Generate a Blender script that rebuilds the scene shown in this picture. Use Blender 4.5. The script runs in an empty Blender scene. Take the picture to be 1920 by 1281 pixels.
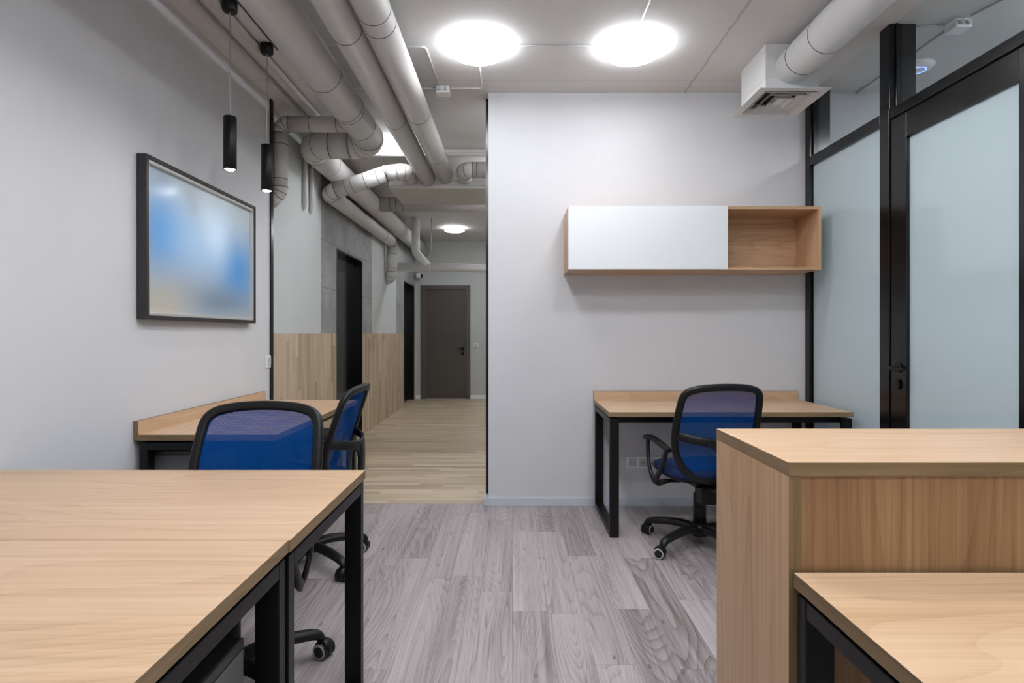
import bpy, bmesh, math, random
from mathutils import Vector, Matrix
random.seed(4)
scene = bpy.context.scene
col = scene.collection
PI = math.pi

# ------------------------------------------------------------------ camera, world, exposure
cd = bpy.data.cameras.new('camera'); cam = bpy.data.objects.new('camera', cd); col.objects.link(cam)
cam.location = (0, 0, 1.22); cam.rotation_euler = (PI/2, 0, 0)
cd.sensor_width = 36; cd.lens = 36*1100/1920
cd.shift_x = -1/1920; cd.shift_y = -15.5/1920
cd.clip_start = 0.02; cd.clip_end = 100
scene.camera = cam
w = bpy.data.worlds.new('world'); scene.world = w; w.use_nodes = True
w.node_tree.nodes['Background'].inputs[0].default_value = (0.9, 0.95, 1, 1)
w.node_tree.nodes['Background'].inputs[1].default_value = .4
vs = scene.view_settings
vs.view_transform = 'Standard'; vs.look = 'None'; vs.gamma = 1; vs.use_curve_mapping = False
vs.exposure = 1.5
LAMP = 18.0          # radiance of the lamp diffusers
HALO = 19.0          # radiance of the added upward ring that brightens the ceiling
scene.cycles.max_bounces = 10; scene.cycles.diffuse_bounces = 6
scene.cycles.use_denoising = True
scene.cycles.sample_clamp_indirect = 6

# ------------------------------------------------------------------ materials
class N:
    def __init__(s, name):
        s.m = bpy.data.materials.new(name); s.m.use_nodes = True
        s.t = s.m.node_tree; s.b = s.t.nodes['Principled BSDF']; s.out = s.t.nodes['Material Output']
    def n(s, typ, **kw):
        x = s.t.nodes.new('ShaderNode'+typ)
        for k, v in kw.items():
            if hasattr(x, k): setattr(x, k, v)
        return x
    def set(s, sock, v):
        if isinstance(v, bpy.types.NodeSocket): s.t.links.new(v, sock)
        elif isinstance(v, tuple) and len(v) == 3 and sock.type == 'RGBA': sock.default_value = (*v, 1)
        else: sock.default_value = v
    def p(s, **kw):
        for k, v in kw.items(): s.set(s.b.inputs[k.replace('_', ' ')], v)
        return s
    def math(s, op, a, b=0.0, c=0.0):
        x = s.n('Math'); x.operation = op
        for i, v in enumerate((a, b, c)): s.set(x.inputs[i], v)
        return x.outputs[0]
    def mix(s, f, a, b, blend='MIX'):
        x = s.n('Mix'); x.data_type = 'RGBA'; x.blend_type = blend
        s.set(x.inputs[0], f); s.set(x.inputs[6], a); s.set(x.inputs[7], b)
        return x.outputs[2]
    def noise(s, vec, scale, detail=3, rough=.5, dist=0):
        x = s.n('TexNoise'); s.set(x.inputs['Vector'], vec)
        x.inputs['Scale'].default_value = scale; x.inputs['Detail'].default_value = detail
        x.inputs['Roughness'].default_value = rough; x.inputs['Distortion'].default_value = dist
        return x.outputs['Fac']
    def ramp(s, f, stops):
        x = s.n('ValToRGB'); s.set(x.inputs[0], f); e = x.color_ramp.elements
        while len(e) < len(stops): e.new(0.5)
        for el, (p, c) in zip(e, stops): el.position = p; el.color = (*c, 1) if len(c) == 3 else c
        return x.outputs[0]
    def obj(s, rnd=True):
        tc = s.n('TexCoord').outputs['Object']
        if not rnd: return tc
        r = s.n('ObjectInfo').outputs['Random']
        x = s.n('VectorMath'); x.operation = 'ADD'; s.set(x.inputs[0], tc)
        c = s.n('CombineXYZ'); k = s.math('MULTIPLY', r, 23.0)
        for i in range(3): s.set(c.inputs[i], k)
        s.set(x.inputs[1], c.outputs[0]); return x.outputs[0]
    def sep(s, v):
        x = s.n('SeparateXYZ'); s.set(x.inputs[0], v); return x.outputs
    def comb(s, a, b, c):
        x = s.n('CombineXYZ')
        for i, v in enumerate((a, b, c)): s.set(x.inputs[i], v)
        return x.outputs[0]
    def white(s, v):
        x = s.n('TexWhiteNoise'); x.noise_dimensions = '3D'; s.set(x.inputs['Vector'], v); return x.outputs['Value']
    def bump(s, h, strength=.1, dist=.002):
        x = s.n('Bump'); x.inputs['Strength'].default_value = strength; x.inputs['Distance'].default_value = dist
        s.set(x.inputs['Height'], h); s.set(s.b.inputs['Normal'], x.outputs[0]); return s

def plain(name, c, rough=.5, metal=0, spec=.5):
    k = N(name); k.p(Base_Color=c, Roughness=rough, Metallic=metal); k.b.inputs['Specular IOR Level'].default_value = spec
    return k.m

def paint(name, c, rough=.55, var=.04, scale=3, bump=.06):
    k = N(name); v = k.obj(False)
    f = k.noise(v, scale, 5, .6)
    k.p(Base_Color=k.mix(f, tuple(x*(1-var) for x in c), tuple(min(1, x*(1+var)) for x in c)), Roughness=rough)
    k.bump(k.noise(v, 180, 2), bump, .001)
    return k.m

def oak(name, axis, dark, mid, light, rough=.38, stretch=14.0):
    """straight-grained laminate oak, the grain along axis"""
    k = N(name); x, y, z = k.sep(k.obj())[:3]
    a = [x, y, z]
    along = a.pop('xyz'.index(axis))
    def vec(sa, sc): return k.comb(k.math('MULTIPLY', along, sa), k.math('MULTIPLY', a[0], sc), k.math('MULTIPLY', a[1], sc))
    warp = k.math('MULTIPLY', k.math('SUBTRACT', k.noise(vec(.8, 2.5), 1, 2, .5), .5), 6.0)
    broad = k.noise(vec(.5, 6), 1, 2, .5, .2)
    g = k.noise(vec(.38, 3.0), 1, 1, .4, .1)
    rings = k.math('FRACT', k.math('ADD', k.math('MULTIPLY', g, 20.0), warp))
    rings = k.math('POWER', rings, 3.0)
    fine = k.noise(vec(3.5, 210), 1, 3, .7)
    mid2 = k.noise(vec(.9, 60), 1, 4, .65)
    f = k.math('ADD', k.math('MULTIPLY', broad, .34), k.math('MULTIPLY', fine, .30))
    f = k.math('SUBTRACT', f, k.math('MULTIPLY', rings, .10))
    f = k.math('ADD', f, k.math('MULTIPLY', mid2, .42))
    c = k.ramp(f, [(.26, dark), (.50, mid), (.72, light)])
    k.p(Base_Color=c, Roughness=rough); k.b.inputs['Specular IOR Level'].default_value = .4
    k.bump(fine, .08, .0006)
    return k.m

def planks(name, axis, across, width, length, cols, seam, seamw, rings=True, rough=.4, strips=1, tint=.5, contrast=1.0, ringk=34.0):
    """board floor/wall: boards along axis, side by side along across"""
    k = N(name); xyz = dict(zip('xyz', k.sep(k.obj(False))[:3]))
    u, v = xyz[axis], xyz[across]
    row = k.math('FLOOR', k.math('DIVIDE', v, width))
    off = k.math('MULTIPLY', k.white(k.comb(row, 3.7, 1.1)), length)
    uu = k.math('DIVIDE', k.math('ADD', u, off), length)
    bid = k.math('FLOOR', uu)
    rnd = k.white(k.comb(row, bid, 9.2))
    fu, fv = k.math('FRACT', uu), k.math('FRACT', k.math('DIVIDE', v, width))
    def edge(f, size):
        d = k.math('MINIMUM', f, k.math('SUBTRACT', 1.0, f))
        return k.math('LESS_THAN', d, size)
    sm = k.math('MAXIMUM', edge(fu, seamw/length*.8), edge(fv, seamw/width))
    shift = k.math('MULTIPLY', rnd, 41.0)
    def vec(sa, sc): return k.comb(k.math('ADD', k.math('MULTIPLY', u, sa), shift), k.math('ADD', k.math('MULTIPLY', v, sc), shift), 0.0)
    f = k.math('MULTIPLY', k.noise(vec(.9, 9), 1, 2, .5, .1), .42)
    f = k.math('ADD', f, k.math('MULTIPLY', k.noise(vec(4.5, 110), 1, 3, .65), .26))
    if rings:
        g = k.noise(vec(.55, 5.0), 1, 1.0, .35, .1)
        ph = k.math('MULTIPLY', k.math('SUBTRACT', k.noise(vec(1.6, 9), 1, 2, .5), .5), 2.2)
        r = k.math('FRACT', k.math('ADD', k.math('MULTIPLY', g, ringk), ph))
        r = k.math('POWER', r, 3.0)
        msk = k.noise(vec(.5, 3.0), 1, 1, .5)
        f = k.math('SUBTRACT', k.math('ADD', f, .04), k.math('MULTIPLY', r, k.math('MULTIPLY', msk, .24)))
        f = k.math('ADD', f, k.math('MULTIPLY', k.math('SUBTRACT', k.noise(vec(.8, 38), 1, 4, .7), .5), .55))
        kn = k.n('TexVoronoi'); kn.voronoi_dimensions = '2D'; k.set(kn.inputs['Vector'], vec(1.6, 4.0)); kn.inputs['Scale'].default_value = 1.0
        f = k.math('SUBTRACT', f, k.math('MULTIPLY', k.math('LESS_THAN', kn.outputs['Distance'], .026), .2))
        f = k.math('ADD', f, .13)
    else:
        f = k.math('ADD', f, k.math('MULTIPLY', k.noise(vec(.6, 45), 1, 2, .5), .34))
    f = k.math('ADD', f, k.math('MULTIPLY', k.math('SUBTRACT', rnd, .5), tint))
    f = k.math('ADD', k.math('MULTIPLY', k.math('SUBTRACT', f, .47), contrast), .47)
    c = k.ramp(f, [(.25, cols[0]), (.40, cols[1]), (.52, cols[2]), (.70, cols[3])])
    if rings: c = k.mix(k.math('MULTIPLY', k.noise(vec(.7, 7), 1, 2, .5), .22), c, (.42, .30, .29))
    c = k.mix(k.math('MULTIPLY', sm, .55), c, seam)
    k.p(Base_Color=c, Roughness=rough)
    return k

M = {}
M['wall'] = paint('wall_paint', (.65, .65, .672), .6)
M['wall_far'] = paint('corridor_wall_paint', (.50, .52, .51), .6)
M['concrete'] = paint('painted_concrete', (.585, .605, .605), .7, .07, 2.2, .15)
M['duct'] = paint('duct_paint', (.56, .545, .53), .6, .05, 4, .05)
M['duct_white'] = paint('white_duct_paint', (.70, .70, .70), .6, .03, 4, .05)
M['joint'] = plain('duct_joint', (.06, .06, .06), .8)
M['black'] = plain('black_powder_coat', (.0045, .0045, .0055), .4, 0, .3)
M['black_gloss'] = plain('black_gloss_frame', (.005, .005, .006), .2, 0, .4)
M['black_plastic'] = plain('black_plastic', (.006, .006, .007), .42, 0, .35)
M['void_shade'] = plain('inside_shade_paint', (.01, .01, .01), .9)
M['white_gloss'] = plain('white_laminate', (.80, .82, .84), .35)
M['white_plastic'] = plain('white_plastic', (.84, .85, .86), .4)
M['grey_plastic'] = plain('grey_plastic', (.52, .53, .54), .4)
M['base'] = plain('baseboard_paint', (.56, .60, .65), .4)
M['steel'] = plain('brushed_steel', (.55, .55, .55), .35, 1)
M['ring'] = plain('grey_wheel_rim', (.42, .43, .44), .35)
M['pedestal'] = plain('grey_metal', (.12, .12, .123), .45)
M['pedestal_top_shaded'] = plain('grey_metal_shaded', (.04, .04, .04), .45)  # darker than the body: shade under the desks painted into the top
M['brown'] = plain('brown_door_laminate', (.085, .072, .062), .45)
M['brown_frame'] = plain('brown_door_frame', (.105, .090, .078), .45)
M['picture_frame'] = paint('dark_picture_frame', (.028, .024, .025), .42, .35, 90, .2)
M['silver'] = plain('silver_liner', (.70, .68, .64), .3, .5)
M['threshold'] = plain('threshold_strip', (.5, .45, .38), .4)

D, Mi, L = (.42, .255, .14), (.585, .395, .248), (.68, .49, .33)
for ax in 'xyz': M['oak_'+ax] = oak('oak_laminate_along_'+ax, ax, D, Mi, L)
E0, E1, E2 = (.13, .08, .036), (.235, .155, .08), (.33, .23, .13)
for ax in 'xyz': M['edge_'+ax] = oak('oak_edge_band_along_'+ax, ax, E0, E1, E2, .5)
D2, M2, L2 = (.36, .205, .105), (.56, .355, .205), (.68, .46, .29)
for ax in 'xz': M['oakd_'+ax] = oak('oak_panel_along_'+ax, ax, D2, M2, L2)

kf = planks('grey_laminate_floor', 'y', 'x', .152, 1.05,
            [(.15, .125, .123), (.28, .246, .247), (.41, .368, .371), (.53, .49, .495)], (.12, .10, .10), .0011, True, .33, tint=.18, contrast=1.0)
M['floor'] = kf.m
M['tile_floor'] = planks('wood_strip_floor', 'x', 'y', .062, .75,
            [(.28, .205, .14), (.44, .34, .235), (.55, .44, .315), (.68, .57, .44)], (.30, .22, .15), .0006, False, .4, tint=.30, contrast=.85).m
M['wood_tile'] = planks('wood_wall_tile', 'z', 'y', .068, .62,
            [(.25, .18, .125), (.41, .31, .21), (.53, .415, .29), (.66, .54, .39)], (.25, .18, .12), .0006, False, .5, tint=.26, contrast=.85).m

def ceiling_mat():
    k = N('painted_ceiling'); v = k.obj(False); x, y, z = k.sep(v)[:3]
    f = k.noise(v, 1.6, 5, .6)
    c = k.mix(f, (.60, .588, .58), (.68, .668, .66))
    wob = k.math('MULTIPLY', k.math('SUBTRACT', k.noise(v, 9, 4, .7), .5), .10)
    d = k.math('ABSOLUTE', k.math('ADD', k.math('SUBTRACT', x, 1.215), k.math('MULTIPLY', wob, .35)))
    line = k.math('LESS_THAN', d, k.math('MULTIPLY', k.noise(v, 30, 4, .7), .016))
    d2 = k.math('ABSOLUTE', k.math('SUBTRACT', y, 3.94)); line2 = k.math('LESS_THAN', d2, .004)
    c = k.mix(k.math('MULTIPLY', line, .35), c, (.16, .15, .14))
    c = k.mix(k.math('MULTIPLY', line2, .5), c, (.2, .19, .18))
    k.p(Base_Color=c, Roughness=.75)
    k.bump(k.math('ADD', k.noise(v, 120, 3), k.math('MULTIPLY', line, 1.5)), .25, .003)
    return k.m
M['ceiling'] = ceiling_mat()

def slab_mat():
    k = N('concrete_slab_tile'); v = k.obj(False); x, y, z = k.sep(v)[:3]
    f = k.math('ADD', k.math('MULTIPLY', k.noise(v, 2.4, 5, .65), .7), k.math('MULTIPLY', k.noise(v, 14, 5, .6), .3))
    c = k.ramp(f, [(.3, (.20, .205, .205)), (.5, (.31, .315, .315)), (.7, (.42, .425, .42))])
    def ln(s, p, wd): return k.math('LESS_THAN', k.math('ABSOLUTE', k.math('SUBTRACT', s, p)), wd)
    l = k.math('MAXIMUM', ln(z, 2.115, .004), ln(z, 1.66, .004))
    yy = k.math('FRACT', k.math('DIVIDE', k.math('SUBTRACT', y, 6.03), .345))
    l2 = k.math('MULTIPLY', k.math('LESS_THAN', yy, .018), k.math('GREATER_THAN', z, 2.10))
    c = k.mix(k.math('MULTIPLY', k.math('MAXIMUM', l, l2), .6), c, (.08, .08, .08))
    k.p(Base_Color=c, Roughness=.65); return k.m
M['slab'] = slab_mat()

def black_tile():
    k = N('black_glossy_tile'); v = k.obj(False); x, y, z = k.sep(v)[:3]
    l = k.math('LESS_THAN', k.math('FRACT', k.math('DIVIDE', k.math('ADD', z, .02), .6)), .008)
    l2 = k.math('LESS_THAN', k.math('FRACT', k.math('DIVIDE', y, .3)), .012)
    k.p(Base_Color=k.mix(k.math('MAXIMUM', l, l2), (.004, .004, .005), (.012, .012, .013)), Roughness=.18)
    k.b.inputs['Specular IOR Level'].default_value = .35
    return k.m
M['black_tile'] = black_tile()

def frosted():
    k = N('frosted_glass'); t = k.t
    d = k.n('BsdfDiffuse'); d.inputs[0].default_value = (.72, .82, .85, 1)
    tr = k.n('BsdfTranslucent'); tr.inputs[0].default_value = (.80, .91, .95, 1)
    m1 = k.n('MixShader'); m1.inputs[0].default_value = .5
    t.links.new(d.outputs[0], m1.inputs[1]); t.links.new(tr.outputs[0], m1.inputs[2])
    g = k.n('BsdfGlossy'); g.inputs['Roughness'].default_value = .04; g.inputs[0].default_value = (1, 1, 1, 1)
    fr = k.n('Fresnel'); fr.inputs['IOR'].default_value = 1.5
    m2 = k.n('MixShader'); t.links.new(fr.outputs[0], m2.inputs[0])
    t.links.new(m1.outputs[0], m2.inputs[1]); t.links.new(g.outputs[0], m2.inputs[2])
    t.links.new(m2.outputs[0], k.out.inputs[0]); return k.m
M['frosted'] = frosted()

def clear():
    k = N('clear_glass'); t = k.t
    a = k.n('BsdfTransparent'); a.inputs[0].default_value = (.96, .98, .98, 1)
    g = k.n('BsdfGlossy'); g.inputs['Roughness'].default_value = .0
    lw = k.n('LayerWeight'); lw.inputs['Blend'].default_value = .5
    fr = k.n('Math'); fr.operation = 'MULTIPLY_ADD'; t.links.new(k.math('POWER', lw.outputs['Facing'], 5.0), fr.inputs[0]); fr.inputs[1].default_value = .5; fr.inputs[2].default_value = .03
    m2 = k.n('MixShader'); t.links.new(fr.outputs[0], m2.inputs[0])
    t.links.new(a.outputs[0], m2.inputs[1]); t.links.new(g.outputs[0], m2.inputs[2])
    t.links.new(m2.outputs[0], k.out.inputs[0]); return k.m
M['clear'] = clear()

def emit(name, c, s):
    k = N(name); e = k.n('Emission'); e.inputs[0].default_value = (*c, 1); e.inputs[1].default_value = s
    k.t.links.new(e.outputs[0], k.out.inputs[0]); return k.m
M['lamp'] = emit('lamp_diffuser_glow', (.93, .96, 1), LAMP)
M['lamp_faint'] = emit('duct_lamp_diffuser_glow', (.93, .96, 1), LAMP*.42)
M['lamp_dim'] = emit('corridor_lamp_diffuser_glow', (.93, .96, 1), LAMP*.55)
M['halo_dim'] = emit('corridor_lamp_added_ring_glow', (.93, .96, 1), HALO*.35)
M['halo'] = emit('lamp_added_ring_glow', (.93, .96, 1), HALO)
M['spot'] = emit('pendant_bulb_glow', (.95, .97, 1), 40)
M['blue_led'] = emit('blue_led_ring', (.12, .2, 1), 1.6)

def mesh_fabric():
    k = N('blue_mesh_fabric'); t = k.t; x, y, z = k.sep(k.obj(False))[:3]
    f = 2*PI/.0042
    s = k.math('MULTIPLY', k.math('SINE', k.math('MULTIPLY', k.math('ADD', x, z), f*.7)), k.math('SINE', k.math('MULTIPLY', k.math('SUBTRACT', x, z), f*.7)))
    hole = k.math('MULTIPLY', k.math('GREATER_THAN', s, .16), .55)
    k.p(Base_Color=(.0003, .060, .26), Roughness=.8); k.b.inputs['Specular IOR Level'].default_value = .08
    tr = k.n('BsdfTransparent'); m2 = k.n('MixShader')
    t.links.new(hole, m2.inputs[0]); t.links.new(k.b.outputs[0], m2.inputs[1]); t.links.new(tr.outputs[0], m2.inputs[2])
    t.links.new(m2.outputs[0], k.out.inputs[0]); return k.m
M['mesh'] = mesh_fabric()
def fabric():
    k = N('dark_blue_fabric'); v = k.obj(False)
    k.p(Base_Color=k.mix(k.noise(v, 220, 2), (.0015, .010, .06), (.003, .022, .11)), Roughness=.9)
    k.bump(k.noise(v, 500, 2), .3, .001); return k.m
M['seat'] = fabric()

def artwork():
    k = N('blurred_blue_print'); x, y, z = k.sep(k.obj(False))[:3]
    def blob(c, cy, cz, ry, rz, col, amt=1.0):
        dy = k.math('DIVIDE', k.math('SUBTRACT', y, cy), ry); dz = k.math('DIVIDE', k.math('SUBTRACT', z, cz), rz)
        q = k.math('ADD', k.math('MULTIPLY', dy, dy), k.math('MULTIPLY', dz, dz))
        g = k.math('MULTIPLY', k.math('EXPONENT', k.math('MULTIPLY', q, -1.0)), amt)
        return k.mix(g, c, col)
    c = k.mix(1.0, (.5, .5, .5), (.44, .49, .53))
    c = blob(c, .15, .33, .42, .22, (.66, .74, .78))
    c = blob(c, -.42, .05, .26, .22, (.12, .33, .66))
    c = blob(c, .38, -.06, .30, .24, (.08, .30, .66))
    c = blob(c, -.05, .02, .30, .16, (.36, .58, .85), .7)
    c = blob(c, .12, .13, .14, .16, (.62, .78, .95), .8)
    c = blob(c, .15, -.27, .38, .10, (.20, .27, .36), .9)
    c = blob(c, -.42, -.33, .25, .15, (.52, .47, .38), .9)
    c = blob(c, .40, -.40, .35, .08, (.42, .42, .40), .8)
    k.p(Base_Color=c, Roughness=.25); k.b.inputs['Specular IOR Level'].default_value = .3
    return k.m
M['art'] = artwork()

# ------------------------------------------------------------------ geometry helpers
def box(bm, x0, x1, y0, y1, z0, z1, mat=0):
    r = bmesh.ops.create_cube(bm, size=1, matrix=Matrix.Translation(((x0+x1)/2, (y0+y1)/2, (z0+z1)/2)) @ Matrix.Diagonal((x1-x0, y1-y0, z1-z0, 1)))
    fs = {f for v in r['verts'] for f in v.link_faces}
    for f in fs: f.material_index = mat
    return fs

def frames(pts):
    pts = [Vector(p) for p in pts]; n = len(pts); T = []
    for i in range(n):
        a = pts[max(i-1, 0)]; b = pts[min(i+1, n-1)]; T.append((b-a).normalized())
    ref = Vector((0, 0, 1)) if abs(T[0].z) < .9 else Vector((1, 0, 0))
    u = (ref - T[0]*ref.dot(T[0])).normalized(); out = []
    for i in range(n):
        u = (u - T[i]*u.dot(T[i])).normalized()
        out.append((pts[i], T[i], u, T[i].cross(u)))
    return out

def tube(bm, pts, r, n=20, caps=True, mat=0, flat=None):
    """round tube; r may be a list; flat=(ru, rv) gives an elliptic section factor"""
    fr = frames(pts); R = r if isinstance(r, (list, tuple)) else [r]*len(pts)
    fu, fv = flat or (1, 1); rings = []
    for (p, t, u, v), rr in zip(fr, R):
        rings.append([bm.verts.new(p + (u*math.cos(2*PI*k/n)*fu + v*math.sin(2*PI*k/n)*fv)*rr) for k in range(n)])
    for a, b in zip(rings, rings[1:]):
        for k in range(n):
            f = bm.faces.new((a[k], a[(k+1) % n], b[(k+1) % n], b[k])); f.smooth = True; f.material_index = mat
    if caps:
        for ring in (rings[0][::-1], rings[-1]):
            f = bm.faces.new(ring); f.material_index = mat
    return rings

def sweep_rect(bm, pts, wu, wv, side, closed=False, mat=0, ch=.25):
    """sweep a chamfered rectangle; side(i) gives the v-axis direction"""
    pts = [Vector(p) for p in pts]; n = len(pts); rings = []
    for i in range(n):
        a = pts[(i-1) % n] if closed else pts[max(i-1, 0)]
        b = pts[(i+1) % n] if closed else pts[min(i+1, n-1)]
        t = (b-a).normalized(); v = Vector(side(i)); v = (v - t*v.dot(t)).normalized(); u = t.cross(v)
        a_ = wu(i) if callable(wu) else wu; b_ = wv(i) if callable(wv) else wv
        hu, hv = a_/2, b_/2; c = min(hu, hv)*ch*2
        sec = [(hu, hv-c), (hu-c, hv), (-hu+c, hv), (-hu, hv-c), (-hu, -hv+c), (-hu+c, -hv), (hu-c, -hv), (hu, -hv+c)]
        rings.append([bm.verts.new(pts[i] + u*x + v*y) for x, y in sec])
    m = n if closed else n-1
    for i in range(m):
        A, B = rings[i], rings[(i+1) % n]
        for k in range(8):
            f = bm.faces.new((A[k], A[(k+1) % 8], B[(k+1) % 8], B[k])); f.smooth = True; f.material_index = mat
    if not closed:
        bm.faces.new(rings[0][::-1]).material_index = mat; bm.faces.new(rings[-1]).material_index = mat

def cyl(bm, p0, p1, r, n=24, mat=0): return tube(bm, [p0, p1], r, n, True, mat)

def lathe(bm, prof, n=32, mat=0, smooth=True, c=(0, 0, 0)):
    """profile of (r, z) about a vertical axis"""
    rings = []
    for r, z in prof:
        rings.append([bm.verts.new((c[0]+max(r, 1e-5)*math.cos(2*PI*k/n), c[1]+max(r, 1e-5)*math.sin(2*PI*k/n), c[2]+z)) for k in range(n)])
    for a, b in zip(rings, rings[1:]):
        for k in range(n):
            f = bm.faces.new((a[k], a[(k+1) % n], b[(k+1) % n], b[k])); f.smooth = smooth; f.material_index = mat
    bm.faces.new(rings[0][::-1]).material_index = mat; bm.faces.new(rings[-1]).material_index = mat

def smooth_pts(pts, sub=6, closed=False):
    """Catmull-Rom through pts"""
    P = [Vector(p) for p in pts]; n = len(P); out = []
    g = (lambda i: P[i % n]) if closed else (lambda i: P[min(max(i, 0), n-1)])
    for i in range(n if closed else n-1):
        a, b, c, d = g(i-1), g(i), g(i+1), g(i+2)
        for s in range(sub):
            t = s/sub
            out.append(.5*((2*b)+(c-a)*t+(2*a-5*b+4*c-d)*t*t+(3*b-a-3*c+d)*t**3))
    if not closed: out.append(P[-1])
    return out

def BM(): return bmesh.new()

def mk(name, bm, mats, parent=None, bevel=0, world=True):
    """link bm as one object; geometry in world coordinates is moved to the parent's frame"""
    if parent is not None and world:
        loc = Vector(parent.location)
        if parent.parent is not None: loc += Vector(parent.parent.location)
        bmesh.ops.translate(bm, verts=bm.verts, vec=-loc)
    bmesh.ops.recalc_face_normals(bm, faces=bm.faces)
    me = bpy.data.meshes.new(name); bm.to_mesh(me); bm.free()
    for m in (mats if isinstance(mats, (list, tuple)) else [mats]): me.materials.append(M[m] if isinstance(m, str) else m)
    o = bpy.data.objects.new(name, me); col.objects.link(o)
    if parent is not None: o.parent = parent
    if bevel:
        b = o.modifiers.new('bevel', 'BEVEL'); b.width = bevel; b.segments = 2; b.limit_method = 'ANGLE'; b.angle_limit = math.radians(50)
    return o

def part(name, bm, mats, root, bevel=0): return mk(name, bm, mats, root, bevel)

def thing(name, label, cat, loc=(0, 0, 0), rz=0, group=None):
    o = bpy.data.objects.new(name, None); o.empty_display_size = .1; col.objects.link(o)
    o.location = loc; o.rotation_euler = (0, 0, rz); o['label'] = label; o['category'] = cat
    if group: o['group'] = group
    return o

def tag(o, label, cat, group=None):
    o['label'] = label; o['category'] = cat
    if group: o['group'] = group
    return o

def struct(name, bm=None, mats=None, bevel=0, loc=(0, 0, 0)):
    if bm is None:
        o = bpy.data.objects.new(name, None); o.location = loc; col.objects.link(o)
    else: o = mk(name, bm, mats, None, bevel)
    o['kind'] = 'structure'; return o

def dup(root, loc, rz, label, group=None):
    r = root.copy(); col.objects.link(r); r.location = loc; r.rotation_euler = (0, 0, rz); r['label'] = label
    if group: r['group'] = group
    for ch in list(root.children):
        c = ch.copy(); col.objects.link(c); c.parent = r
        for g in list(ch.children):
            d = g.copy(); col.objects.link(d); d.parent = c
    return r

# ------------------------------------------------------------------ the setting
CEIL = 2.92; XL = -1.76; XC = -1.81; YB = 4.15; YE = 10.91; XG = 2.07
bm = BM(); box(bm, -1.9, 4.6, -3.2, 4.2, -.1, 0); struct('floor', bm, 'floor')
bm = BM(); box(bm, -2.0, 0.9, 4.2, 11.1, -.1, 0); struct('floor_corridor', bm, 'tile_floor')
bm = BM(); box(bm, XL, -.2, 4.19, 4.21, -.01, .003); struct('trim_1', bm, 'threshold')
bm = BM(); box(bm, -2.0, 4.6, -3.3, 11.1, CEIL, CEIL+.12); struct('ceiling', bm, 'ceiling')
bm = BM(); box(bm, -1.95, XL, -3.2, 4.25, 0, CEIL); struct('wall_left', bm, 'wall')
bm = BM(); box(bm, -.17, 4.6, YB, 4.25, 0, CEIL); struct('wall_back', bm, 'wall')
def wall_with_window(name, wname, ax, p0, p1, a0, a1, w0, w1, z0, z1, nm):
    def bx(bm, a, b, q, r, e=0, f=0):
        box(bm, a, b, p0+e, p1-f, q, r) if ax == 'x' else box(bm, p0+e, p1-f, a, b, q, r)
    bm = BM(); bx(bm, a0, w0, 0, CEIL); bx(bm, w1, a1, 0, CEIL); bx(bm, w0, w1, 0, z0); bx(bm, w0, w1, z1, CEIL); struct(name, bm, 'wall')
    c = ((w0+w1)/2, (p0+p1)/2, z0) if ax == 'x' else ((p0+p1)/2, (w0+w1)/2, z0)
    wn = struct(wname, loc=c); bm = BM()
    bx(bm, w0, w1, z0, z0+.05, .02, .02); bx(bm, w0, w1, z1-.05, z1, .02, .02)
    for k in range(nm+1):
        m = w0+.025+(w1-w0-.05)*k/nm; bx(bm, m-.025, m+.025, z0+.05, z1-.05, .02, .02)
    part('window_frame', bm, 'white_plastic', wn)
    bm = BM(); bx(bm, w0+.03, w1-.03, z0+.03, z1-.03, .045, .049); part('pane', bm, 'clear', wn)
wall_with_window('wall_front', 'added_window_4', 'x', -3.3, -3.2, -1.95, 4.6, -1.4, 1.9, .85, 2.45, 3)  # unseen window, added to let in frontal daylight fill
wall_with_window('wall_right', 'added_window_5', 'y', 4.5, 4.6, -3.2, YB, -.5, 3.6, .85, 2.5, 3)  # unseen window, added so daylight brightens the frosted glass
bm = BM(); box(bm, -2.0, .9, YE, 11.05, 0, CEIL); struct('wall_end', bm, 'wall_far')
bm = BM(); box(bm, .8, .9, 4.25, YE, 0, CEIL); struct('wall_corridor_right', bm, 'wall_far')
# corridor wall on the left, with two dark doorways
bm = BM(); ZW = 1.22; DH = 2.095
segs = [(4.25, 5.546, 0), (5.546, 6.033, 1), (7.06, 7.54, 1), (7.54, 9.13, 0), (9.13, 9.76, 1), (10.78, YE, 1)]
for a, b, m in segs:
    box(bm, -1.97, XC, a, b, 0, ZW, 2); box(bm, -1.97, XC, a, b, ZW, CEIL, m)
box(bm, -1.97, XC, 6.033, 7.06, DH, CEIL, 1); box(bm, -1.97, XC, 9.76, 10.78, DH, CEIL, 1)
struct('wall_corridor_left', bm, ['concrete', 'slab', 'wood_tile'])
for i, (a, b) in enumerate(((6.033, 7.06), (9.76, 10.78))):
    d = struct('door_%d' % (3+i), loc=(XC-.10, (a+b)/2, 0))
    bm = BM(); box(bm, -1.97, XC-.10, a, b, 0, DH); part('door_leaf', bm, 'black_tile', d)
    bm = BM()
    box(bm, XC-.10, XC+.003, a, a+.02, 0, DH); box(bm, XC-.10, XC+.003, b-.02, b, 0, DH); box(bm, XC-.10, XC+.003, a+.02, b-.02, DH-.02, DH)
    part('door_lining', bm, 'black_gloss', d)
    bm = BM(); cyl(bm, (XC-.06, a+.12, .9), (XC-.06, a+.12, 1.2), .01, 12)
    cyl(bm, (XC-.11, a+.12, .92), (XC-.055, a+.12, .92), .008, 10); cyl(bm, (XC-.11, a+.12, 1.18), (XC-.055, a+.12, 1.18), .008, 10)
    part('handle', bm, 'black', d)
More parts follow.
